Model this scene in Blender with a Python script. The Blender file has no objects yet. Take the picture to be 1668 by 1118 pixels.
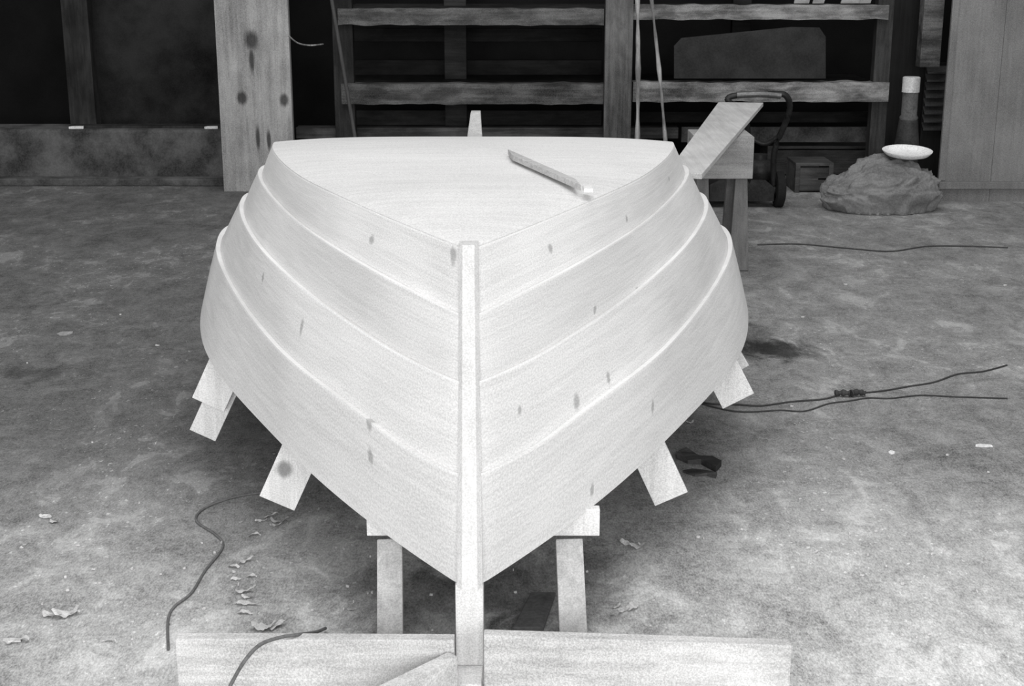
import bpy, bmesh, math, random
from mathutils import Vector, Matrix, noise
random.seed(7)
sc = bpy.context.scene
COL = sc.collection
# ---------------------------------------------------------------- camera survey (metres)
F=2300.0; CX=834.0; CY=559.0; H=1.5; PIT=math.radians(15.5)
cp,sp=math.cos(PIT),math.sin(PIT)
def ray(u,v):
    x=(u-CX)/F; y=(CY-v)/F
    return x, cp+y*sp, -sp+y*cp
def P(u,v,Y):
    a,b,c=ray(u,v); t=Y/b
    return Vector((a*t,Y,H+c*t))
def G(u,v,z=0.0):
    a,b,c=ray(u,v); t=(z-H)/c
    return Vector((a*t,b*t,z))
def proj(p):
    d=Vector(p)-Vector((0,0,H)); f=d.y*cp-d.z*sp; up=d.y*sp+d.z*cp
    return CX+F*d.x/f, CY-F*up/f
# ---------------------------------------------------------------- materials
def newmat(name):
    m=bpy.data.materials.new(name); m.use_nodes=True
    nt=m.node_tree; nt.nodes.clear()
    o=nt.nodes.new('ShaderNodeOutputMaterial'); b=nt.nodes.new('ShaderNodeBsdfPrincipled')
    nt.links.new(b.outputs[0],o.inputs[0])
    return m,nt,b
def setv(n,k,v):
    n.inputs[k].default_value=v
def math_n(nt,op,a,b=None,c=None,clamp=False):
    n=nt.nodes.new('ShaderNodeMath'); n.operation=op; n.use_clamp=clamp
    for i,x in enumerate((a,b,c)):
        if x is None: continue
        if isinstance(x,(int,float)): n.inputs[i].default_value=x
        else: nt.links.new(x,n.inputs[i])
    return n.outputs[0]
def vmath(nt,op,a,b=None):
    n=nt.nodes.new('ShaderNodeVectorMath'); n.operation=op
    for i,x in enumerate((a,b)):
        if x is None: continue
        if isinstance(x,(tuple,list)): n.inputs[i].default_value=x
        else: nt.links.new(x,n.inputs[i])
    return n.outputs['Value'] if op in('LENGTH','DISTANCE') else n.outputs[0]
def noise_n(nt,vec,scale,detail=4,rough=.55,dist=0):
    n=nt.nodes.new('ShaderNodeTexNoise'); nt.links.new(vec,n.inputs['Vector'])
    setv(n,'Scale',scale); setv(n,'Detail',detail); setv(n,'Roughness',rough); setv(n,'Distortion',dist)
    return n.outputs['Fac']
def maprange(nt,x,a,b,c,d,smooth=True):
    n=nt.nodes.new('ShaderNodeMapRange'); nt.links.new(x,n.inputs[0])
    if smooth: n.interpolation_type='SMOOTHSTEP'
    for i,v in zip((1,2,3,4),(a,b,c,d)): n.inputs[i].default_value=v
    return n.outputs[0]
def grey(nt,x,tint=(1.0,1.0,1.0)):
    n=nt.nodes.new('ShaderNodeCombineColor')
    for i in range(3):
        nt.links.new(math_n(nt,'MULTIPLY',x,tint[i]),n.inputs[i])
    return n.outputs[0]
def coords(nt,rand=True):
    tc=nt.nodes.new('ShaderNodeTexCoord'); v=tc.outputs['Object']
    if rand:
        oi=nt.nodes.new('ShaderNodeObjectInfo')
        r=math_n(nt,'MULTIPLY',oi.outputs['Random'],37.0)
        v=vmath(nt,'ADD',v,r)
    return v,tc
def bump(nt,b,h,st,dist=.002):
    n=nt.nodes.new('ShaderNodeBump'); nt.links.new(h,n.inputs['Height']); setv(n,'Strength',st); setv(n,'Distance',dist)
    nt.links.new(n.outputs[0],b.inputs['Normal'])
def mat_wood(name,val,contrast=.12,axis='X',rough=.65,uv=False,knots=(),stain=.1,sc_=1.0,grain=.15,dark=0.3,edge=None,wear=0):
    m,nt,b=newmat(name)
    v,tc=coords(nt)
    if uv: v=tc.outputs['UV']
    k={'X':(1.2,22,22),'Y':(22,1.2,22),'Z':(22,22,1.2)}[axis]
    if uv: k=(1.6,30,1)
    mv=vmath(nt,'MULTIPLY',v,tuple(x*sc_ for x in k))
    g=noise_n(nt,mv,2.2,5,.6,1.6 if uv else .6)
    big=noise_n(nt,v,2.3,3)
    fine=noise_n(nt,v,250,2,.9)
    x=math_n(nt,'MULTIPLY_ADD',maprange(nt,g,.3,.7,-1,1),contrast*val*.5,val)
    x=math_n(nt,'MULTIPLY_ADD',maprange(nt,big,.3,.7,-1,1),stain*val*.6,x)
    x=math_n(nt,'MULTIPLY_ADD',maprange(nt,fine,.36,.64,-1,1),grain*val,x)
    if wear:
        wn=noise_n(nt,vmath(nt,'MULTIPLY',v,tuple(.35 if q<5 else 1.0 for q in k)),12,5,.65,.3)
        x=math_n(nt,'MULTIPLY',x,maprange(nt,wn,.34,.66,1-wear,1+wear*.6))
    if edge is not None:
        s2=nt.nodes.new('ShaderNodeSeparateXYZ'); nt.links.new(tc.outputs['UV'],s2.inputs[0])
        e=maprange(nt,s2.outputs[1],edge+.001,edge+.007,.11,0)  # painted highlight: paler band along the lap edge of each strake
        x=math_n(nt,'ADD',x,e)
    if knots:
        acc=None
        for (ku,kv,ru,rv) in knots:
            src=tc.outputs['UV'] if uv else tc.outputs['Object']
            if uv: d=vmath(nt,'MULTIPLY',vmath(nt,'SUBTRACT',src,(ku,kv,0)),(1/ru,1/rv,0))
            else:
                d=vmath(nt,'MULTIPLY',vmath(nt,'SUBTRACT',src,(ku,0,kv)),(1/ru,0,1/rv))
            l=vmath(nt,'LENGTH',d)
            wob=math_n(nt,'MULTIPLY_ADD',g,.7,math_n(nt,'SUBTRACT',l,.35))
            msk=maprange(nt,wob,.45,1.25,1,0)
            acc=msk if acc is None else math_n(nt,'MAXIMUM',acc,msk)
        fac=math_n(nt,'MULTIPLY_ADD',acc,-(1-dark),1.0)
        x=math_n(nt,'MULTIPLY',x,fac)
    x=math_n(nt,'MINIMUM',x,.95)
    nt.links.new(grey(nt,x,(1,.995,.99)),b.inputs['Base Color'])
    setv(b,'Roughness',rough); setv(b,'Specular IOR Level',.15)
    bump(nt,b,g,.2,.0015)
    return m
def mat_plain(name,val,rough=.6,metal=0,var=.2,scale=6,bmp=.2):
    m,nt,b=newmat(name); v,tc=coords(nt)
    n1=noise_n(nt,v,scale,6,.6); n2=noise_n(nt,v,90,2,.8)
    x=math_n(nt,'MULTIPLY_ADD',maprange(nt,n1,.3,.7,-1,1),val*var,val)
    x=math_n(nt,'MULTIPLY_ADD',maprange(nt,n2,.3,.7,-1,1),val*.18,x)
    nt.links.new(grey(nt,x),b.inputs['Base Color']); setv(b,'Roughness',rough); setv(b,'Metallic',metal)
    setv(b,'Specular IOR Level',.2)
    bump(nt,b,n1,bmp,.01)
    return m
def mat_floor():
    m,nt,b=newmat('earth_concrete_floor'); tc=nt.nodes.new('ShaderNodeTexCoord'); v=tc.outputs['Object']
    st=vmath(nt,'MULTIPLY',v,(1.0,.6,1))
    big=noise_n(nt,st,1.5,5,.6,.6); mid=noise_n(nt,st,7.5,6,.68,.6); fine=noise_n(nt,st,44,5,.85); vf=noise_n(nt,vmath(nt,'MULTIPLY',v,(1,.42,1)),200,2,.9)
    scuff=noise_n(nt,vmath(nt,'MULTIPLY',v,(1.6,2.6,1)),1.6,6,.7,1.6)
    sepn=nt.nodes.new('ShaderNodeSeparateXYZ'); nt.links.new(v,sepn.inputs[0])
    # sawdust near the bow; light falloff also painted in, paler toward front and right
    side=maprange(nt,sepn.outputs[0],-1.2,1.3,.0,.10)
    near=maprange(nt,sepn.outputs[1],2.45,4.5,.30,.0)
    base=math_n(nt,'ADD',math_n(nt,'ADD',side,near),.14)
    def addn(x,n,k,lo=.3,hi=.7): return math_n(nt,'ADD',x,math_n(nt,'MULTIPLY',math_n(nt,'MULTIPLY',maprange(nt,n,lo,hi,-1,1,False),k),base))
    x=addn(base,big,.20); x=addn(x,mid,.24,.34,.66); x=addn(x,scuff,.16); x=addn(x,fine,.26,.34,.66); x=addn(x,vf,.28,.36,.64)
    dust=math_n(nt,'MULTIPLY',maprange(nt,mid,.54,.59,0,1),maprange(nt,big,.46,.56,0,1))
    x=math_n(nt,'ADD',x,math_n(nt,'MULTIPLY',dust,.06))
    sp1=noise_n(nt,st,56,3,.6)
    flecks=math_n(nt,'MULTIPLY',maprange(nt,sp1,.63,.68,0,1),.24)
    x=math_n(nt,'ADD',x,math_n(nt,'MULTIPLY',flecks,maprange(nt,big,.42,.6,0,1)))
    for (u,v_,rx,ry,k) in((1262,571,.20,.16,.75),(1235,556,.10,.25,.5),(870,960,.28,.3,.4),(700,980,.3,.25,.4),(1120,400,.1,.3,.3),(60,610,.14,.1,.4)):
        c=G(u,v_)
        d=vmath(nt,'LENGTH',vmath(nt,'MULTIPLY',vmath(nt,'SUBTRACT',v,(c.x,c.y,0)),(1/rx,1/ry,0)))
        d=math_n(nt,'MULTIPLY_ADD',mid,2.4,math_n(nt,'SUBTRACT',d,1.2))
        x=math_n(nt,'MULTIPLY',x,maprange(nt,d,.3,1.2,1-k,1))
    x=math_n(nt,'MAXIMUM',x,.02)
    nt.links.new(grey(nt,x,(1,1,.995)),b.inputs['Base Color']); setv(b,'Roughness',.85); setv(b,'Specular IOR Level',.15)
    bump(nt,b,fine,.2,.004)
    return m
# ---------------------------------------------------------------- mesh helpers
def finish(ob,parent):
    COL.objects.link(ob)
    if parent is not None:
        ob.location=ob.location-parent.location; ob.parent=parent
    return ob
def mk(name,verts,faces,mat,parent=None,smooth=False,uvs=None,recalc=True,bevel=0):
    vs=[Vector(v) for v in verts]
    lo=Vector((min(v.x for v in vs),min(v.y for v in vs),min(v.z for v in vs)))
    hi=Vector((max(v.x for v in vs),max(v.y for v in vs),max(v.z for v in vs)))
    c=Vector(((lo.x+hi.x)/2,(lo.y+hi.y)/2,lo.z))
    me=bpy.data.meshes.new(name); me.from_pydata([v-c for v in vs],[],faces)
    if uvs:
        l=me.uv_layers.new(name='UVMap')
        for lp in me.loops: l.data[lp.index].uv=uvs[lp.vertex_index]
    bm=bmesh.new(); bm.from_mesh(me)
    if bevel>0:
        bmesh.ops.bevel(bm,geom=[e for e in bm.edges],offset=bevel,segments=2,affect='EDGES',profile=.6,clamp_overlap=True)
    if recalc: bmesh.ops.recalc_face_normals(bm,faces=bm.faces)
    for f in bm.faces: f.smooth=smooth
    bm.to_mesh(me); bm.free()
    me.materials.append(mat)
    ob=bpy.data.objects.new(name,me); ob.location=c
    return finish(ob,parent)
BOXF=[(0,1,2,3),(7,6,5,4),(0,4,5,1),(1,5,6,2),(2,6,7,3),(3,7,4,0)]
def box(name,x0,x1,y0,y1,z0,z1,mat,parent=None,bevel=.004):
    v=[(x0,y0,z0),(x1,y0,z0),(x1,y1,z0),(x0,y1,z0),(x0,y0,z1),(x1,y0,z1),(x1,y1,z1),(x0,y1,z1)]
    return mk(name,v,BOXF,mat,parent,bevel=bevel)
def slab(name,quad,thick,mat,parent=None,bevel=.003):
    t=Vector(thick); q=[Vector(a) for a in quad]
    return mk(name,q+[a+t for a in q],BOXF,mat,parent,bevel=bevel)
def beam(name,p0,p1,w,d,mat,parent=None,side=(1,0,0),bevel=.003,w1=None):
    p0=Vector(p0);p1=Vector(p1);a=(p1-p0).normalized(); s=Vector(side); s=(s-a*s.dot(a)).normalized(); n=a.cross(s)
    w1=w if w1 is None else w1
    v=[]
    for p,ww in((p0,w),(p1,w1)):
        for i,j in((-1,-1),(1,-1),(1,1),(-1,1)): v.append(p+s*i*ww/2+n*j*d/2)
    return mk(name,v,BOXF,mat,parent,bevel=bevel)
def smoothpts(pts,n=6):
    pts=[Vector(p) for p in pts]; out=[]
    for i in range(len(pts)-1):
        a=pts[max(i-1,0)];b=pts[i];c=pts[i+1];d=pts[min(i+2,len(pts)-1)]
        for k in range(n):
            t=k/n
            out.append(.5*((2*b)+(c-a)*t+(2*a-5*b+4*c-d)*t*t+(3*b-a-3*c+d)*t**3))
    out.append(pts[-1]); return out
def tubegeo(pts,r,seg=8):
    V=[];Fc=[];n=len(pts)
    rf=r if callable(r) else (lambda t:r)
    for i,p in enumerate(pts):
        a=(pts[min(i+1,n-1)]-pts[max(i-1,0)]).normalized()
        ref=Vector((0,0,1)) if abs(a.z)<.9 else Vector((1,0,0))
        s=a.cross(ref).normalized(); u=s.cross(a)
        rr=rf(i/(n-1))
        for k in range(seg):
            an=2*math.pi*k/seg; V.append(p+s*math.cos(an)*rr+u*math.sin(an)*rr)
    for i in range(n-1):
        for k in range(seg):
            Fc.append((i*seg+k,i*seg+(k+1)%seg,(i+1)*seg+(k+1)%seg,(i+1)*seg+k))
    Fc.append(tuple(range(seg))[::-1]); Fc.append(tuple((n-1)*seg+k for k in range(seg)))
    return V,Fc
def tube(name,pts,r,mat,parent=None,seg=8,sm=6):
    pp=smoothpts(pts,sm) if sm else [Vector(p) for p in pts]
    V,Fc=tubegeo(pp,r,seg); o=mk(name,V,Fc,mat,parent,smooth=True); o.data.set_sharp_from_angle(angle=math.radians(50)); return o
def lathe(name,prof,center,mat,parent=None,seg=32,axis='Z',smooth=True,tilt=0):
    V=[];Fc=[];c=Vector(center); R=Matrix.Rotation(tilt,3,'X')
    for r,h in prof:
        for k in range(seg):
            a=2*math.pi*k/seg
            if axis=='Z': V.append(c+R@Vector((r*math.cos(a),r*math.sin(a),h)))
            elif axis=='X': V.append(c+Vector((h,r*math.cos(a),r*math.sin(a))))
            else: V.append(c+Vector((r*math.cos(a),h,r*math.sin(a))))
    n=len(prof)
    for i in range(n-1):
        for k in range(seg): Fc.append((i*seg+k,i*seg+(k+1)%seg,(i+1)*seg+(k+1)%seg,(i+1)*seg+k))
    Fc.append(tuple(range(seg))); Fc.append(tuple((n-1)*seg+k for k in range(seg)))
    o=mk(name,V,Fc,mat,parent,smooth=smooth); o.data.set_sharp_from_angle(angle=math.radians(50)); return o
def empty(name,loc,label,cat,group=None):
    e=bpy.data.objects.new(name,None); e.empty_display_size=.1; e.location=Vector(loc); COL.objects.link(e)
    e['label']=label; e['category']=cat
    if group: e['group']=group
    return e
def tag(o,label,cat,group=None):
    o['label']=label; o['category']=cat
    if group: o['group']=group
    return o
def struct(o): o['kind']='structure'; return o
def rect(u0,v0,u1,v1,Y):
    um=(u0+u1)/2; vm=(v0+v1)/2
    return P(u0,vm,Y).x,P(u1,vm,Y).x,P(um,v1,Y).z,P(um,v0,Y).z
def rbox(name,u0,v0,u1,v1,Y,d,mat,parent=None,bevel=.004,z0=None,z1=None):
    x0,x1,a,b=rect(u0,v0,u1,v1,Y)
    if z0 is not None:a=z0
    if z1 is not None:b=z1
    return box(name,x0,x1,Y,Y+d,a,b,mat,parent,bevel)
# ---------------------------------------------------------------- setting
M_floor=mat_floor()
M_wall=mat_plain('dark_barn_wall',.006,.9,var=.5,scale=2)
M_found=mat_plain('rough_grey_foundation',.09,.9,var=.55,scale=5,bmp=.6)
M_dim=mat_wood('weathered_dark_boards',.026,.5,'Z',stain=.6,wear=.4)
M_dark=mat_wood('very_dark_stained_post',.010,.5,'Z',stain=.6)
M_rackv=mat_wood('aged_grey_timber_upright',.12,.5,'Z',stain=.5,grain=.25,wear=.3)
M_rackh=mat_wood('aged_grey_timber_rail',.10,.5,'X',stain=.6,grain=.3,wear=.5)
M_panel=mat_wood('grey_sliding_door_boards',.20,.15,'Z',stain=.25,grain=.25,wear=.06)
fl=mk('floor',[(-9,-4,-.1),(9,-4,-.1),(9,11,-.1),(-9,11,-.1),(-9,-4,0),(9,-4,0),(9,11,0),(-9,11,0)],BOXF,M_floor); struct(fl)
fl.data.transform(Matrix.Translation(fl.location)); fl.location=(0,0,0)
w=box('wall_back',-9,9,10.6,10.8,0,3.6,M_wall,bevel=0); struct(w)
x0,x1,z0,z1=rect(-200,213,362,298,9.35)
k=box('wall_foundation',-6,x1,9.42,9.75,0,z1,M_found,bevel=.02); struct(k)
x0,x1,z0,z1=rect(-200,290,362,304,9.2)
b=box('baseboard_back',-6,x1,9.3,9.41,0,.05,M_found,bevel=.01); struct(b)
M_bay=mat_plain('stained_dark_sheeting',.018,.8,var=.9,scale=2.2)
x0,x1,_,_=rect(118,0,360,200,9.9)
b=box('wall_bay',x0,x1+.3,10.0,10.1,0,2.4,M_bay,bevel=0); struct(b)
t=rbox('trim_1',100,-160,143,212,9.6,.12,M_dim,z0=.33); struct(t)
t=rbox('trim_2',112,205,362,213,9.5,.1,M_dim); struct(t)
M_chip=mat_plain('bright_flaked_paint',.8,.7)
zl=P(200,213,9.35).z
for (u,w_) in((124,24),(344,22)):
    x0,x1,za,zb=rect(u-w_/2,209,u+w_/2,214,9.44)
    o=slab('wood_chip',[(x0,9.44,zl),(x1,9.44,zl),(x1-.01,9.49,zl),(x0+.015,9.48,zl)],(0,0,.016),M_chip); tag(o,'bright pale wood chip on the wall ledge','wood scrap','chips on the ledge')
# wide knotty board
Yb=9.08
x0,x1,_,_=rect(357,0,478,312,Yb)
def lk(u,v,ru,rv):
    p=P(u,v,Yb); c=(x0+x1)/2
    return (p.x-c,p.z,ru,rv)
M_wide=mat_wood('knotty_wide_board',.34,.3,'Z',knots=[lk(412,66,.045,.07),lk(412,98,.02,.09),lk(396,160,.04,.045),lk(465,163,.035,.045),lk(422,225,.016,.09),lk(440,228,.016,.07)],stain=.35,grain=.24,dark=.22,wear=.12)
wb=slab('wide_plank',[(P(365,312,Yb).x,Yb,0),(P(481,312,Yb).x,Yb,0),(P(481,312,Yb).x,Yb+.06,0),(P(365,312,Yb).x,Yb+.06,0)],(0,0,2.3),M_wide)
tag(wb,'wide rough-sawn knotty plank standing upright against the barn wall','plank')
# right door panel
Yd=8.72
x0=P(1541,170,Yd).x
d=empty('door_1',(x0+.9,Yd,0),'','door'); del d['label']; del d['category']; d['kind']='structure'
nb=6; wd=1.9/nb
V=[];Fc=[]
for i in range(nb):
    a=x0+i*wd; bb=a+wd-.002; o=len(V)
    V+= [(a,Yd,.0),(bb,Yd,.0),(bb,Yd+.05,.0),(a,Yd+.05,.0),(a,Yd,2.5),(bb,Yd,2.5),(bb,Yd+.05,2.5),(a,Yd+.05,2.5)]
    Fc+=[tuple(j+o for j in f) for f in BOXF]
mk('door_panel',V,Fc,M_panel,d)
box('door_rail',x0-.01,x0+1.9,Yd-.03,Yd,.08,.125,M_panel,d)
box('door_edge',x0-.012,x0+.03,Yd-.012,Yd,.13,2.5,M_panel,d)
t=rbox('trim_3',1508,-150,1541,108,9.0,.1,M_rackh,z0=.8,z1=2.0); struct(t)
t=rbox('trim_4',1450,-150,1508,330,9.3,.12,M_dark,z0=0,z1=2.0); struct(t)
lv=empty('louvred_vent',(P(1523,215,9.1).x,9.12,0),'dark slatted louvre vent standing beside the sliding door','vent')
M_lou=mat_plain('dark_metal_slats',.05,.5,.3,var=.3)
x0,x1,za,zb=rect(1507,108,1541,214,9.1)
for i in range(8):
    zc=za+(zb-za)*(i+.5)/8
    slab('slat',[(x0,9.09,zc-.02),(x1,9.09,zc-.02),(x1,9.14,zc+.015),(x0,9.14,zc+.015)],(0,.0,.012),M_lou,lv,bevel=.001)
box('frame',x0,x1,9.14,9.17,0,zb+.02,M_dark,lv)
# ---------------------------------------------------------------- storage rack
Yr=9.3
rack=empty('storage_rack',(P(980,200,Yr).x,Yr,0),'weathered open timber storage rack against the dark wall','rack')
def rv(u0,u1,Y,mat=M_rackv,d=.09,z1=1.9,nm='post'):
    x0,x1,_,_=rect(u0,0,u1,220,Y); return box(nm,x0,x1,Y,Y+d,0,z1,mat,rack,.006)
rv(543,576,Yr,M_dim); rv(985,1030,Yr-.1); rv(1424,1451,Yr,mat_wood('dim_upright',.05,.5,'Z',stain=.5,wear=.3))
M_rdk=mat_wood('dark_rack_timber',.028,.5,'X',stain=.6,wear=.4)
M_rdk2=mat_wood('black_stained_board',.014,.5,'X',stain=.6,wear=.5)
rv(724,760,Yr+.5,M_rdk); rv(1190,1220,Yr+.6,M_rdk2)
M_rail2=mat_wood('pale_worn_rail',.22,.5,'X',stain=.7,grain=.3,wear=.55)
def worn(nm,u0,v0,u1,v1,Y,d_,mat,seed):
    x0,x1,za,zb=rect(u0,v0,u1,v1,Y); n=40; V=[];Fc=[]
    for i in range(n+1):
        x=x0+(x1-x0)*i/n
        e0=.012*noise.noise(Vector((i*.33,seed,0))); e1=.012*noise.noise(Vector((i*.37,seed+9,0)))
        V+=[(x,Y,za+e0),(x,Y+d_,za+e0),(x,Y+d_,zb+e1),(x,Y,zb+e1)]
        if i:
            for j in range(4): Fc.append((4*i-4+j,4*i-4+(j+1)%4,4*i+(j+1)%4,4*i+j))
    Fc+=[(0,1,2,3),(4*n,4*n+1,4*n+2,4*n+3)]
    mk(nm,V,Fc,mat,rack)
    return zb
worn('rail',550,14,984,41,Yr-.03,.12,M_rackh,1); zr1=worn('rail',1031,8,1448,32,Yr-.03,.12,M_rail2,2)
worn('rail',556,137,984,170,Yr-.03,.12,M_rackh,3); zr2=worn('rail',1031,134,1448,166,Yr-.03,.12,M_rail2,4)
x0,x1,za,zb=rect(548,0,1450,14,Yr); box('shelf_board',x0+.03,x1-.03,Yr+.1,Yr+.9,za-.03,za,M_dim,rack)
x0,x1,za,zb=rect(548,131,1450,137,Yr); box('shelf_board',x0+.03,x1-.03,Yr+.1,Yr+.9,za-.04,za-.01,M_dim,rack)
rbox('sill',482,208,1105,226,Yr+.1,.12,mat_wood('dusty_sill',.06,.6,'X',stain=.8,wear=.4),rack)
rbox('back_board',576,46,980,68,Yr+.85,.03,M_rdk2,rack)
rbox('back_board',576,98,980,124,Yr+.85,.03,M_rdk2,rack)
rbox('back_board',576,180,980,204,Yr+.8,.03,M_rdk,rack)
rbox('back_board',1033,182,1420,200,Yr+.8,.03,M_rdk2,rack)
rbox('back_board',1110,207,1420,232,Yr+.3,.03,M_found,rack)
q=[(1098,128),(1345,128),(1345,60),(1335,45),(1290,44),(1110,62),(1098,75)]
Yq=Yr-.06
pp=[P(u,v,Yq) for u,v in q]; n=len(pp)
pan=mk('sheet_panel',pp+[p+Vector((0,.02,0)) for p in pp],[tuple(range(n)),tuple(range(n,2*n))[::-1]]+[(i,(i+1)%n,(i+1)%n+n,i+n) for i in range(n)],mat_plain('dull_dark_sheet',.026,.6,var=.35))
tag(pan,'dark sheet panel with rounded corner standing on the rack rail','panel')
M_pole=mat_wood('thin_pale_pole',.34,.5,'Z',wear=.5)
def floorext(u0,v0,u1,v1,Y,dY=0):
    a=P(u0,v0,Y);b=P(u1,v1,Y); t=(0-a.z)/(b.z-a.z); return a,a+(b-a)*t
for (u0,u1,Y,r,lb) in((1038,1037,9.12,.014,'thin pale pole standing upright against the rack'),(1057,1081,9.1,.011,'thin light stick leaning on the rack')):
    a,b_=floorext(u0,-40,u1,212,Y); o=tube('pole',[a,(a+b_)/2+Vector((.008,0,0)),b_],lambda t,r=r:r*(1+.25*math.sin(t*19)+.15*math.sin(t*47)),M_pole,sm=14); tag(o,lb,'pole','poles leaning on the rack')
a,b_=floorext(530,-60,578,222,9.12); o=tube('pole',[a,b_],.012,mat_wood('grey_pole',.08,.4,'Z'),sm=12); tag(o,'thin grey stick leaning beside the rack post','pole','poles leaning on the rack')
M_junk=mat_wood('scrap_wood',.35,.4,'X')
for (u,w_,h_) in((1305,26,16),(1332,20,10),(1385,34,8),(1408,20,12)):
    x0=P(u-w_/2,10,Yr).x; x1=P(u+w_/2,10,Yr).x; z0=zr1+.008; hh=h_/245
    o=slab('wood_offcut',[(x0,Yr-.02,z0),(x1,Yr-.0,z0),(x1-.02,Yr+.05,z0),(x0+.01,Yr+.04,z0)],(.01,0,hh),M_junk); tag(o,'small pale wood offcut lying on the top rail','wood scrap','offcuts on the rack')
o=tube('wire',[P(470,58,9.05),P(485,70,9.1),P(505,74,9.15),P(526,72,9.28)],.005,M_pole); tag(o,'short pale wire hooked between plank and rack','wire')
# low dark crates by rack
M_crate=mat_wood('dark_crate_wood',.07,.5,'X',stain=.5,wear=.3)
for (u0,v0,u1,Y,lb) in((1296,268,1358,9.05,'low dark wooden crate on the floor'),(1250,240,1420,9.75,'long dark timber crate under the rack')):
    cr=empty('crate',(P((u0+u1)/2,v0,Y).x,Y,0),lb,'crate')
    x0,x1,_,zt=rect(u0,v0,u1,v0+1,Y)
    for i in range(2):
        za=.01+(zt-.02)*i/2; box('side_board',x0,x1,Y,Y+.02,za,za+zt/2-.02,M_crate,cr)
    for xx in(x0,x1-.03): box('corner_post',xx,xx+.03,Y-.012,Y+.3,0,zt,M_crate,cr)
    box('lid',x0,x1,Y-.01,Y+.3,zt-.01,zt+.01,M_crate,cr)
# ---------------------------------------------------------------- lawn mower
M_dkm=mat_plain('dark_mower_metal',.03,.45,.4,var=.4)
M_rub=mat_plain('black_rubber',.014,.8)
M_tub=mat_plain('dull_steel_tube',.16,.4,.6)
mc=P(1228,318,8.5); mc.z=0
mw=empty('lawn_mower',(mc.x,8.6,0),'old push lawn mower with bent tube handle behind the sawhorse','lawn mower')
x0=P(1150,300,8.5).x; x1=P(1258,300,8.5).x
pro=[(x0,.05),(x1,.05),(x1,.12),(x1-.05,.16),(x0+.08,.16),(x0,.12)]
n=len(pro)
mk('deck',[(x,8.48,z) for x,z in pro]+[(x,8.9,z) for x,z in pro],[tuple(range(n)),tuple(range(n,2*n))[::-1]]+[(i,(i+1)%n,(i+1)%n+n,i+n) for i in range(n)],M_dkm,mw,bevel=.01)
ex=P(1238,260,8.68).x
lathe('engine',[(.0,.15),(.09,.15),(.10,.18),(.10,.23),(.075,.26),(.045,.27),(.045,.30),(.0,.30)],(ex,8.68,0),M_dkm,mw)
for xx in(x0-.015,x1+.045):
    for yy in(8.52,8.86):
        lathe('wheel',[(.0,-.018),(.03,-.03),(.05,-.012),(.085,-.03),(.108,-.022),(.108,.022),(.085,.03),(.03,.03),(0,.018)],(xx,yy,.108),M_rub,mw,axis='X')
        lathe('hub_cap',[(0,-.040),(.022,-.038),(.032,-.030),(.032,-.020),(0,-.018)],(xx,yy,.108),M_tub,mw,axis='X',seg=16)
hp=[P(1262,268,8.5),P(1262,245,8.45),P(1285,185,8.35),P(1282,158,8.3),P(1262,153,8.3),P(1205,155,8.3),P(1186,160,8.3),P(1190,168,8.3),P(1215,190,8.4),P(1222,262,8.5)]
hp[0].z=.14; hp[-1].z=.14
tube('handle',hp,.018,M_dkm,mw)
tube('grip',[P(1272,156,8.295),P(1240,153.5,8.295),P(1200,155,8.295)],.019,M_tub,mw)
tube('brace',[P(1268,222,8.42),P(1245,235,8.44),P(1219,222,8.45)],.012,M_dkm,mw)
# ---------------------------------------------------------------- canvas sack, dish, pipe
M_can=mat_plain('crumpled_canvas',.20,.95,var=.25,scale=5,bmp=.25)
bc=G(1437,345); bc.y+=.10
bm=bmesh.new(); bmesh.ops.create_icosphere(bm,subdivisions=6,radius=1)
for v in bm.verts:
    p=v.co.copy()
    n1=noise.noise(Vector((p.x*1.2+3,p.y*1.2,p.z*1.2)))
    ww_=Vector((noise.noise(p*1.3),noise.noise(p*1.3+Vector((4,4,4))),noise.noise(p*1.3+Vector((8,2,6)))))*.8
    wv=p+ww_
    # soft folds running down the cloth (long in height, short across)
    c1=noise.noise(Vector((wv.x*2.2+wv.z*1.0,wv.y*2.0,wv.z*.5+3)))
    c2=noise.noise(Vector((wv.x*5.0-wv.z*2.0,wv.y*4.0,wv.z*.9+7)))
    c2=math.copysign(abs(c2)**.7,c2)
    c3=1-min(1,4*abs(noise.noise(Vector((wv.x*3.2+wv.z*2.2,wv.y*2.4,wv.z*1.0-wv.x)))))
    r=.97+.10*n1+.10*c1+.055*c2+.035*c3
    q=Vector((p.x*.36*r,p.y*.25*r,0))
    top=.33-.05*abs(p.x-.15)**1.5 if p.x>-.35 else .295-.20*(-p.x-.35)
    prof=max(0,(p.z+.5)/1.5)
    q.z=top*(prof**.6)*(.90+.10*n1+.13*c1+.05*c2+.04*c3)
    if prof<.25: q.x*=1.03; q.y*=1.05
    q.z=max(q.z,.002)
    v.co=q+bc
fcs=[tuple(v.index for v in f.verts) for f in bm.faces]
sack=mk('canvas_sack',[v.co for v in bm.verts],fcs,M_can,smooth=True)
tag(sack,'crumpled grey canvas sack slumped on the floor','sack')
M_galv=mat_plain('dull_galvanised_metal',.12,.6,.1,var=.4)
M_cap=mat_plain('pale_pipe_collar',.6,.5,.1,var=.2)
M_wht=mat_plain('white_enamel',.95,.5,0,var=.04)
M_shd=mat_plain('dull_dark_enamel',.05,.6,.1,var=.4)
px=1/F*8.5
dcx=P(1478,253,8.45).x
ztop=max((v.co.z for v in bm.verts if (v.co.x-dcx)**2+(v.co.y-8.46)**2<.012),default=.3); bm.free()
def L(r,z): return (r*px,z*px)
dish=lathe('enamel_dish',[L(0,0),L(24,0),L(34,3),L(39,8),L(40,10),L(38,10),L(33,6),L(24,3),L(0,3)],(dcx,8.46,ztop+.004),M_wht,tilt=math.radians(6))
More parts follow.
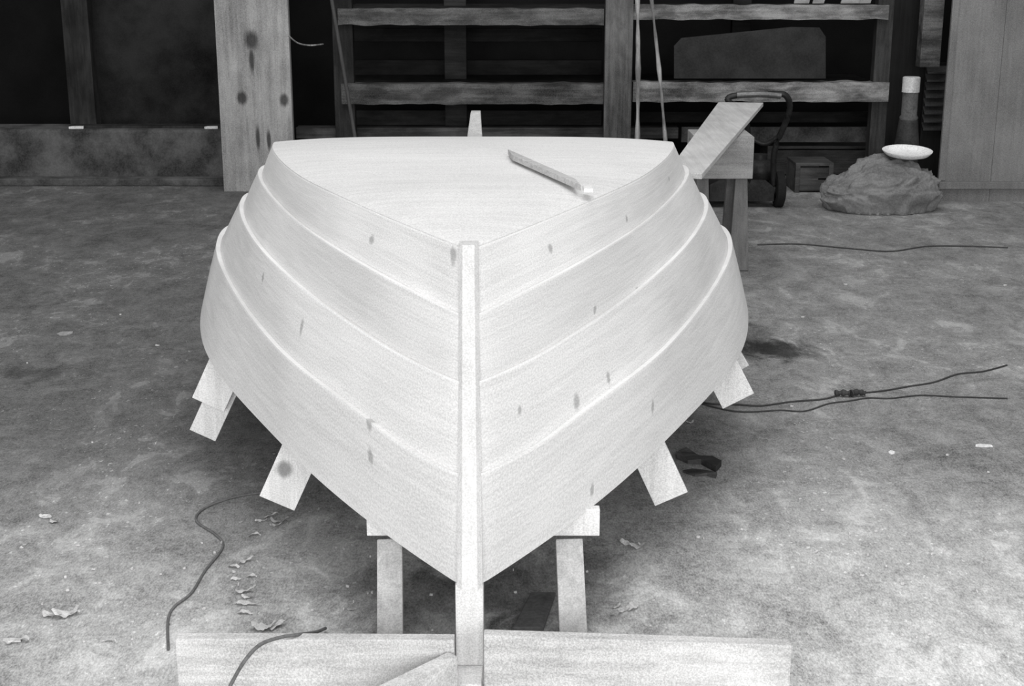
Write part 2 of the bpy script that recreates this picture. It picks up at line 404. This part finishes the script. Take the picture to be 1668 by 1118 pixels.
tag(dish,'shallow white enamel dish lying on the canvas sack','dish')
fcn=P(1477,235,8.95); px2=8.95/F
def L2(r,z): return (r*px2,z)
zt=P(1477,125,8.95).z; zs=P(1477,195,8.95).z; zb_=P(1477,243,8.95).z
fn=empty('stove_pipe',(fcn.x,8.95,0),'dull metal pipe with pale collar standing behind the sack','pipe')
lathe('pipe_base',[L2(0,0),L2(19,0),L2(20,zb_-.05),L2(20,zb_+.02),L2(18,zb_+.08),L2(15,zs),L2(0,zs)],(fcn.x,8.95,0),M_shd,fn)
lathe('pipe',[L2(0,zs),L2(14,zs),L2(15,zs+.015),L2(12.5,zs+.03),L2(12.5,zt-.09),L2(0,zt-.09)],(fcn.x,8.95,0),M_galv,fn)
lathe('collar',[L2(0,zt-.095),L2(14,zt-.095),L2(14,zt-.005),L2(12,zt),L2(0,zt)],(fcn.x,8.95,0),M_cap,fn)
# ---------------------------------------------------------------- sawhorse and plank
M_saw=mat_wood('pale_sawn_board',.36,.25,'X',stain=.3,wear=.1)
M_sawg=mat_wood('greyed_sawhorse_leg',.16,.3,'Z',stain=.3,wear=.15)
sh=empty('sawhorse',(1.0,6.85,0),'pale wooden sawhorse with deep apron beside the hull','sawhorse')
x1=P(1226,255,6.75).x; x0=.87
zt=P(1200,222,6.75).z; zb=P(1200,290,6.75).z
box('apron',x0,x1,6.72,6.76,zb,zt,M_saw,sh)
box('top_board',x0,x1,6.765,6.98,zt-.035,zt,M_saw,sh)
box('apron',x0,x1,6.985,7.02,zb+.08,zt,M_saw,sh)
for xx in(x1-.045,x0+.05):
    beam('leg',(xx,6.80,zb+.06),(xx-.005,6.74,0.0),.05,.05,M_sawg,sh,w1=.10)
    beam('leg',(xx-.015,6.95,zb+.1),(xx-.02,7.06,0.0),.05,.04,M_sawg,sh,w1=.05)
zp=zt+.004
pl=slab('long_plank',[(.60,5.45,zp),(.73,5.40,zp),(1.42,8.05,zp),(1.17,8.08,zp)],(0,0,.022),mat_wood('pale_planed_plank',.56,.2,'Y',wear=.08))
tag(pl,'long pale plank laid flat across the sawhorse','plank')
# ================================================================ BOAT
def xc(Y): return -.091-.0185*(Y-2.85)
LN=[
[(3.0,.018,.884),(3.2,.166,.9025),(3.45,.322,.919),(3.7,.445,.926),(4.0,.549,.936),(4.3,.607,.930),(4.5,.628,.915),(4.7,.630,.886),(4.9,.62,.848),(5.5,.53,.70)],
[(2.948,.018,.743),(3.12,.174,.7805),(3.32,.304,.8038),(3.58,.426,.8123),(3.95,.566,.834),(4.3,.650,.836),(4.6,.68,.815),(4.9,.685,.77),(5.5,.575,.61)],
[(2.898,.018,.606),(3.02,.125,.6165),(3.18,.247,.6436),(3.38,.382,.6748),(3.65,.522,.7104),(4.0,.642,.727),(4.35,.720,.728),(4.9,.755,.68),(5.5,.64,.52)],
[(2.83,.018,.42),(2.93,.125,.437),(3.08,.245,.4760),(3.3,.411,.519),(3.6,.557,.5463),(4.0,.709,.5822),(4.4,.808,.5918),(4.9,.84,.57),(5.5,.71,.42)],
[(2.755,.018,.202),(2.87,.121,.219),(3.0,.240,.250),(3.17,.372,.286),(3.38,.502,.320),(3.85,.750,.383),(4.3,.860,.406),(4.9,.89,.40),(5.5,.78,.30)],
]
def interp(cp_,Y):
    n=len(cp_)
    i=0
    while i<n-2 and Y>cp_[i+1][0]: i+=1
    def sl(j,c):
        if j==0: return (cp_[1][c]-cp_[0][c])/(cp_[1][0]-cp_[0][0])
        if j==n-1: return (cp_[-1][c]-cp_[-2][c])/(cp_[-1][0]-cp_[-2][0])
        h0=cp_[j][0]-cp_[j-1][0];h1=cp_[j+1][0]-cp_[j][0]
        return ((cp_[j][c]-cp_[j-1][c])/h0*h1+(cp_[j+1][c]-cp_[j][c])/h1*h0)/(h0+h1)
    h=cp_[i+1][0]-cp_[i][0]; t=(Y-cp_[i][0])/h; out=[]
    for c in(1,2):
        p0,p1=cp_[i][c],cp_[i+1][c]; m0,m1=sl(i,c)*h,sl(i+1,c)*h
        out.append((2*t**3-3*t*t+1)*p0+(t**3-2*t*t+t)*m0+(-2*t**3+3*t*t)*p1+(t**3-t*t)*m1)
    return out
NS=60
def line(k):
    c=LN[k]; r=[]
    for i in range(NS+1):
        s=(i/NS)**1.25; Y=c[0][0]+(c[-1][0]-c[0][0])*s; w_,z_=interp(c,Y); r.append(Vector((w_,Y,z_)))
    return r
def fair(l):
    for _ in range(5):
        l=[l[0]]+[Vector(((l[i-1].x+2*l[i].x+l[i+1].x)/4,l[i].y,(l[i-1].z+2*l[i].z+l[i+1].z)/4)) for i in range(1,len(l)-1)]+[l[-1]]
    return l
LINES=[fair(line(k)) for k in range(5)]
boat=empty('rowboat',(xc(4.1),4.1,.2),'unpainted pale pine lapstrake rowboat built upside down on forms','boat')
T=.014
M_hb=mat_wood('new_pine_bottom',.66,.10,'X',uv=False,knots=(),stain=.08,grain=.13)
KN={(1,-1):[(600,385,9,12),(735,425,7,20)],(2,-1):[(398,352,5,8)],(3,-1):[(422,452,7,11),(485,530,6,16)],(4,-1):[(615,655,8,14),(595,750,7,10)],
    (1,1):[(903,403,6,12),(1018,356,6,10),(1086,292,5,9)],(2,1):[(960,507,5,9),(1036,480,7,9)],(3,1):[(940,655,8,14),(995,615,5,12),(850,667,4,7)],(4,1):[(1070,663,6,10),(960,788,5,9)]}
NC=6
for sgn in(-1,1):
    for k in range(1,5):
        A=LINES[k-1];B=LINES[k]
        Vo=[];Vi=[];uvs=[]
        for i in range(NS+1):
            s=(i/NS)**1.25
            a=Vector(A[i]);b=Vector(B[i])
            ip=min(i+1,NS);im=max(i-1,0)
            tan=((A[ip]+B[ip])-(A[im]+B[im])).normalized(); acr=(b-a).normalized()
            nrm=tan.cross(acr)
            if nrm.x<0: nrm=-nrm
            nrm.normalize()
            lap=-acr*(.005 if k>1 else -.001)
            te=(T if k>1 else .004)*min(1,.5+s*6)
            for j in range(NC+1):
                t=j/NC
                bul=.0015*math.sin(math.pi*t)*min(1,s*5)
                c=(a+lap)*(1-t)+b*t
                o=c+nrm*(te*(1-t)+bul+.0005)
                inn=o-nrm*te
                Vo.append(Vector((xc(o.y)+sgn*max(o.x,.012),o.y,o.z))); Vi.append(Vector((xc(inn.y)+sgn*max(inn.x,.008),inn.y,inn.z)))
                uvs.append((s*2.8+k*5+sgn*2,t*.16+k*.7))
        idx=lambda i,j,o=0:i*(NC+1)+j+o
        N=len(Vo);Fc=[]
        for i in range(NS):
            for j in range(NC):
                Fc.append((idx(i,j),idx(i+1,j),idx(i+1,j+1),idx(i,j+1)))
                Fc.append((idx(i,j,N),idx(i,j+1,N),idx(i+1,j+1,N),idx(i+1,j,N)))
            Fc.append((idx(i,0),idx(i,0,N),idx(i+1,0,N),idx(i+1,0)))
            Fc.append((idx(i,NC),idx(i+1,NC),idx(i+1,NC,N),idx(i,NC,N)))
        for j in range(NC):
            Fc.append((idx(0,j),idx(0,j+1),idx(0,j+1,N),idx(0,j,N)))
            Fc.append((idx(NS,j),idx(NS,j,N),idx(NS,j+1,N),idx(NS,j+1)))
        kn=[]
        for (u,v,a_,b_) in KN[(k,sgn)]:
            best=min(range(N),key=lambda q:(proj(Vo[q])[0]-u)**2+(proj(Vo[q])[1]-v)**2)
            kn.append((uvs[best][0],uvs[best][1],a_*.0013,b_*.0013))
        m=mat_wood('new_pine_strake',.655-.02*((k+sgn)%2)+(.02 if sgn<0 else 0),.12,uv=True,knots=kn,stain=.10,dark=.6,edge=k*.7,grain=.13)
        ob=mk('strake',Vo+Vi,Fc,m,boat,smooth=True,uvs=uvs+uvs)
        ob.data.set_sharp_from_angle(angle=math.radians(35))
# bottom panel
V=[];Fc=[];NB=16
A=LINES[0]
for lay in(0,1):
    for i in range(NS+1):
        for j in range(NB+1):
            t=-1+2*j/NB; w_=A[i].x+ (.004 if i>2 else .002)
            V.append(Vector((xc(A[i].y)+t*w_,A[i].y,A[i].z+.016*(1-t**4)*min(1,i/14)+.003-.010*lay)))
N=(NS+1)*(NB+1); idx=lambda i,j,o=0:i*(NB+1)+j+o
for i in range(NS):
    for j in range(NB):
        Fc.append((idx(i,j),idx(i,j+1),idx(i+1,j+1),idx(i+1,j))); Fc.append((idx(i,j,N),idx(i+1,j,N),idx(i+1,j+1,N),idx(i,j+1,N)))
    Fc.append((idx(i,0),idx(i+1,0),idx(i+1,0,N),idx(i,0,N))); Fc.append((idx(i,NB),idx(i,NB,N),idx(i+1,NB,N),idx(i+1,NB)))
for j in range(NB):
    Fc.append((idx(0,j),idx(0,j,N),idx(0,j+1,N),idx(0,j+1))); Fc.append((idx(NS,j),idx(NS,j+1),idx(NS,j+1,N),idx(NS,j,N)))
bp=mk('bottom_panel',V,Fc,M_hb,boat,smooth=True); bp.data.set_sharp_from_angle(angle=math.radians(35))
# transom
pts=[(l[-1].x-.01,l[-1].z) for l in LINES]
poly=[(xc(5.5)-w_,z_) for w_,z_ in pts]+[(xc(5.5)+w_,z_) for w_,z_ in reversed(pts)]
n=len(poly)
mk('transom',[(x,5.46,z) for x,z in poly]+[(x,5.485,z) for x,z in poly],[tuple(range(n)),tuple(range(n,2*n))[::-1]]+[(i,(i+1)%n,(i+1)%n+n,i+n) for i in range(n)],mat_wood('pine_transom',.6,.1,'X'),boat)
# stem with chamfered cutwater
M_stem=mat_wood('pine_stem',.63,.14,'Z',stain=.08,grain=.13)
def stembar(nm,sec,mat,zb,zt_):
    V=[];n_=12;m_=len(sec)
    for i in range(n_+1):
        t=i/n_; z_=zb+(zt_-zb)*t; tt=(z_-.188)/.716; Y=2.74+.262*tt+.006*math.sin(math.pi*tt); sc2=1-.24*tt
        for x_,y_ in sec: V.append((xc(Y)+x_*sc2,Y+y_,z_))
    Fc=[]
    for i in range(n_):
        for j in range(m_): Fc.append((i*m_+j,i*m_+(j+1)%m_,(i+1)*m_+(j+1)%m_,(i+1)*m_+j))
    Fc.append(tuple(range(m_))); Fc.append(tuple(n_*m_+j for j in range(m_)))
    mk(nm,V,Fc,mat,boat)
stembar('stem',[(-.027,.05),(-.027,-.006),(-.0165,-.018),(.0165,-.018),(.027,-.006),(.027,.05)],M_stem,.204,.892)
sx=xc(5.25)
mk('skeg',[(sx-.026,5.0,.84),(sx+.026,5.0,.84),(sx+.028,5.5,.68),(sx-.028,5.5,.68),(sx-.026,5.15,.86),(sx+.026,5.15,.86),(sx+.018,5.28,.925),(sx-.018,5.28,.925),(sx-.018,5.34,.925),(sx+.018,5.34,.925)],
   [(0,1,5,4),(4,5,6,7),(7,6,9,8),(8,9,2,3),(0,3,2,1),(0,4,7,8,3),(1,2,9,6,5)],mat_wood('skeg_pine',.45,.15,'Z'),boat,bevel=.003)
def onbot(u,v):
    for i in range(400):
        Y=3.0+i*.005
        q=P(u,v,Y); w_,z_=interp(LN[0],Y)
        if q.z<=z_+.022: return Vector((q.x,Y,z_+.022))
    return q
a=onbot(834,264);b_=onbot(946,315)
a.z+=.004;b_.z+=.005
sd=Vector((-.10,1,0)).normalized()
q=[a,a+sd*.115,b_+sd*.10,b_]
bt=slab('batten',q,(0,0,.015),mat_wood('greyish_batten',.44,.3,'X'),bevel=.0015)
tag(bt,'short flat greyish wooden batten lying on the hull bottom','wood strip')
c=onbot(957,314)
bk=slab('wood_block',[(c.x-.010,c.y-.008,c.z+.001),(c.x+.014,c.y-.010,c.z+.001),(c.x+.012,c.y+.04,c.z+.001),(c.x-.010,c.y+.042,c.z+.001)],(0,0,.010),mat_wood('pale_block',.72,.05,'X'))
tag(bk,'small pale wood block beside the batten on the hull','wood block')
# ================================================================ building forms
M_form=mat_wood('form_board_pine',.68,.2,'Z',stain=.12)
M_form2=mat_wood('form_leg_pine',.46,.25,'Z',stain=.2,wear=.1)
jig=empty('boat_building_form',(-.1,3.4,0),'pale board forms, posts and legs carrying the upturned hull','boat building form')
X0=P(597,850,3.03).x;X1=P(977,850,3.03).x
box('cross_piece',X0,X1,3.03,3.055,.196,.262,M_form,jig,bevel=.002)
def leg(u0,v0,u1,wd):
    a=P(u0,v0,3.01); b=P(u1,1060,2.84); b.z=0.0
    beam('leg',(a.x,3.012,.192),b,wd,.03,M_form2,jig)
leg(635,870,636,.058); leg(927,875,935,.062)
pxa=P(743,1020,2.78).x; pxb=P(788,1020,2.78).x
box('center_post',pxa,pxb,2.755,2.82,0,.203,M_form,jig)
mk('foot_block',[(pxa+.002,2.675,0),(pxb,2.675,0),(pxb,2.752,0),(pxa+.002,2.752,0),(pxa+.006,2.675,.012),(pxb-.004,2.675,.010),(pxb-.002,2.752,.014),(pxa+.004,2.752,.014)],BOXF,M_form,jig,bevel=.002)
def arm(u0,v0,u1,v1,Y,w_,m=M_form,ext=.2,d=.022):
    a=P(u1,v1,Y); b=P(u0,v0,Y); dr=(b-a).normalized(); b=b+dr*ext
    beam('form_arm',a,b,w_,d,m,jig,bevel=.0015)
M_knot=mat_wood('form_board_knot',.68,.2,'Z',stain=.15,knots=[(-.05,.115,.024,.024)],dark=.4)
arm(487,740,452,818,3.42,.098,M_knot); arm(1060,740,1093,811,3.42,.092)
arm(366,600,340,658,3.90,.10); arm(362,640,331,708,3.94,.082,ext=.25)
arm(1170,590,1202,652,3.90,.10); arm(1190,560,1212,598,4.02,.03,ext=.2)
box('cross_spall',-.50,.30,3.435,3.46,.42,.50,M_form2,jig)
box('cross_spall',-.72,.5,3.925,3.95,.44,.52,M_form2,jig)
box('strongback',-.16,-.06,3.06,5.3,.52,.58,M_form2,jig)
for xx in(-.5,.26): beam('rear_leg',(xx,5.0,.5),(xx,5.0,0),.06,.05,M_form2,jig)
box('cross_spall',-.62,.4,5.03,5.06,.44,.52,M_form2,jig)
# base boards
M_base=mat_wood('pale_dusty_base_board',.56,.25,'X',stain=.25,grain=.2,wear=.12)
def tri(u0,v0,u1,v1,Y0,Y1,th,lb):
    a=P(u0,v0,Y0);b=P(u1,v1,Y1)
    o=slab('base_board',[(a.x,Y0,0),(b.x,Y1,0),(b.x,Y1+th,0),(a.x,Y0+th,0)],(0,0,(a.z+b.z)/2),M_base,bevel=.003)
    tag(o,lb,'board','base boards on the floor'); return o
tri(285,1040,740,1045,2.665,2.66,.03,'pale dusty board set on edge on the floor at the bow')
tri(788,1032,1290,1056,2.67,2.625,.03,'long pale board on edge with worn end at the bow')
o=beam('base_board',(-.122,2.645,.049),(-.30,2.455,.049),.03,.098,M_base,side=(1,.4,0),bevel=.003); tag(o,'short pale board set on edge, angled toward the post','board','base boards on the floor')
o=slab('dark_board',[G(835,1030),G(885,1030),G(905,972),G(865,972)],(0,0,.012),mat_plain('dark_stained_board',.12,.8)); tag(o,'dark stained short board flat under the bow','board')
# ================================================================ floor clutter
M_cord=mat_plain('grey_rubber_cord',.14,.6)
M_cordd=mat_plain('dark_rubber_cord',.045,.6)
def cord(pts,r,lb,m):
    rnd=random.Random(len(pts)*7+int(pts[0][0]))
    o=tube('power_cord',[G(u+rnd.uniform(-2,2),v+rnd.uniform(-1.5,1.5),r) if len(x_)==0 else G(u,v,x_[0]) for (u,v,*x_) in pts],r,m); return tag(o,lb,'cord','cords on the floor')
cord([(1640,594),(1600,604),(1560,610),(1520,622),(1480,630),(1440,637),(1405,640)],.0032,'dark cord running across the floor to a plug joint',M_cordd)
cord([(1366,642),(1340,650),(1290,654),(1240,662),(1200,658),(1150,657),(1090,640)],.0032,'dark cord trailing from the plug joint under the hull',M_cordd)
cord([(1640,650),(1560,648),(1500,644),(1450,649),(1415,648),(1385,652),(1350,658),(1310,669),(1270,668),(1200,672),(1120,652)],.0028,'second dark cord looped beside the first',M_cordd)
plug=empty('cord_plug',G(1385,641),'dark taped plug joint where two cords meet','plug')
tube('plug_body',[G(1360,641,.012),G(1372,640,.014),G(1385,641,.014)],lambda t:.010+.003*math.sin(t*14),M_cordd,plug)
tube('socket_body',[G(1386,641,.014),G(1398,639,.015),G(1410,641,.012)],lambda t:.012-.003*t+.002*math.sin(t*20),M_cordd,plug)
cord([(430,802),(380,810),(335,828),(318,848),(350,872),(362,890),(335,930),(310,965),(285,990),(272,1012),(275,1058)],.0034,'grey cord snaking over the floor beside the hull',M_cord)
cord([(360,1150,.01),(378,1112,.06),(400,1075,.116),(425,1050,.132),(460,1038,.130),(490,1034,.120),(515,1030,.07),(530,1024,.008)],.004,'grey cord draped over the base board',M_cord)
cord([(1235,398),(1300,398),(1380,406),(1450,410),(1520,402),(1640,402)],.0038,'thin dark cord lying along the floor',mat_plain('dusty_dark_cord',.06,.7))
M_pipe=mat_wood('dark_charred_wood',.06,.5,'X',wear=.5)
def ragged(nm,pts,h,lb):
    b0=[G(u,v) for u,v in pts]; n=len(b0); rnd=random.Random(int(pts[0][0]))
    top=[p*1+Vector((0,0,h*rnd.uniform(.55,1.2))) for p in b0]
    o=mk(nm,b0+top,[tuple(range(n))[::-1],tuple(range(n,2*n))]+[(i,(i+1)%n,(i+1)%n+n,i+n) for i in range(n)],M_pipe); tag(o,lb,'wood scrap','dark wood scraps')
ragged('bark_scrap',[(1102,748),(1120,756),(1142,757),(1166,770),(1175,760),(1160,750),(1138,748),(1118,738),(1106,740)],.018,'ragged dark bark scrap on the floor')
ragged('bark_scrap',[(1112,770),(1132,777),(1152,776),(1166,780),(1168,775),(1150,771),(1128,768)],.010,'thin dark bark sliver on the floor')
M_shv=mat_wood('curled_shaving',.58,.2,'X')
def shaving(u,v,sz,kind=0):
    c=G(u,v); n=12; V=[];Fc=[]
    ph=random.uniform(0,9); w_=sz*random.uniform(.3,.7); ax=random.uniform(-.5,.9)
    d=Vector((math.cos(ax),math.sin(ax),0)); e=Vector((-d.y,d.x,0)); cv=random.uniform(-.5,.5)
    for i in range(n+1):
        t=i/n
        z=max(0,sz*(.09*math.sin(t*6+ph)+.05*math.sin(t*13+ph)+.08))
        tw=.5*math.sin(t*4+ph)
        p=c+d*(sz*(t-.5)*1.1)+e*(cv*sz*(t-.5)**2*2)+Vector((0,0,z))
        ww=w_*(.35+.65*math.sin(math.pi*min(.95,t+.08)))*random.uniform(.7,1.25)
        V+=[p-e*ww/2-Vector((0,0,tw*ww*.3)),p+e*ww/2+Vector((0,0,tw*ww*.3))]
        if i: Fc.append((2*i-2,2*i-1,2*i+1,2*i))
    m=min(q.z for q in V)
    V=[q-Vector((0,0,m-.001)) for q in V]
    o=mk('wood_shaving',V,Fc,M_shv,smooth=True,recalc=False)
    tag(o,'curled pale wood shaving on the floor','wood shaving','shavings on the floor')
for (u,v,s) in((440,842,.045),(455,852,.045),(425,850,.03),(448,857,.03),(380,925,.03),(400,915,.04),(398,965,.04),(405,985,.045),(400,1000,.035),(85,1005,.045),(110,1003,.055),(120,1000,.03),(1022,888,.04),(1038,892,.04),(1048,889,.025),(1015,997,.03),(1030,992,.035),(75,843,.03),(90,852,.025),(30,1045,.045),(430,1025,.05),(450,1022,.045),(180,1045,.03),(1005,990,.025),(573,995,.02),(415,872,.03),(1330,900,.015),(1125,690,.03),(650,1000,.02),(385,945,.025),(410,940,.025),(392,985,.025),(402,975,.025)):
    shaving(u,v,s)
M_pap=mat_plain('white_scrap',.7,.7,var=.1)
def scrap(u,v,wpx,hpx,lb,m=M_pap):
    c=G(u,v); sx_=wpx/F*c.y; sy=hpx/F*c.y*2.0
    n=7; V=[]
    for i in range(n):
        a=6.283*i/n+random.uniform(-.3,.3); rr=random.uniform(.7,1.1); V.append(Vector((c.x+math.cos(a)*sx_*.5*rr,c.y+math.sin(a)*sy*.5*rr,.001)))
    V2=[p+Vector((0,0,.003+random.uniform(0,.003))) for p in V]
    o=mk('scrap',V+V2,[tuple(range(n))[::-1],tuple(range(n,2*n))]+[(i,(i+1)%n,(i+1)%n+n,i+n) for i in range(n)],m); tag(o,lb,'scrap','scraps on the floor')
scrap(1602,728,34,7,'small white scrap on the floor')
scrap(1452,739,14,9,'small white scrap on the floor')
M_gsc=mat_plain('grey_scrap',.34,.8)
scrap(105,545,30,14,'pale grey torn scrap on the floor',M_gsc)
scrap(20,1045,40,8,'pale grey torn scrap on the floor',M_shv)
scrap(75,843,25,5,'small white scrap on the floor')
for _ in range(150):
    u=random.uniform(20,1640); v=random.choice([random.uniform(900,1110),random.uniform(640,1110),random.uniform(400,1000)])
    if 330<u<1230 and v<860: continue
    if v>1030 and 280<u<1300: continue
    scrap(u,v,random.uniform(2.5,8),random.uniform(1.2,3.2),'tiny pale wood chip on the floor',M_shv)
# ================================================================ lights, world, camera
def area(name,loc,tgt,sx_,sy,e):
    l=bpy.data.lights.new(name,'AREA'); l.shape='RECTANGLE'; l.size=sx_; l.size_y=sy; l.energy=e
    o=bpy.data.objects.new(name,l); o.location=loc; o.rotation_euler=(Vector(tgt)-Vector(loc)).to_track_quat('-Z','Y').to_euler(); COL.objects.link(o)
area('doorway_daylight',(-.1,-3.4,2.2),(-.1,4,.4),7,3.2,490)
area('overhead_fill',(.3,3.8,7.0),(.2,4.0,0),6,5,290)  # added fill lamp overhead, lifts the hull bottom to match its sides
wd_=bpy.data.worlds.new('World'); sc.world=wd_; wd_.use_nodes=True
bg=wd_.node_tree.nodes['Background']; bg.inputs[0].default_value=(.9,.9,.9,1); bg.inputs[1].default_value=.45
cam=bpy.data.cameras.new('Camera'); cam.sensor_width=36; cam.lens=36*F/1668
co=bpy.data.objects.new('Camera',cam); co.location=(0,0,H); co.rotation_euler=(math.radians(90)-PIT,0,0); COL.objects.link(co); sc.camera=co
sc.view_settings.view_transform='Standard'
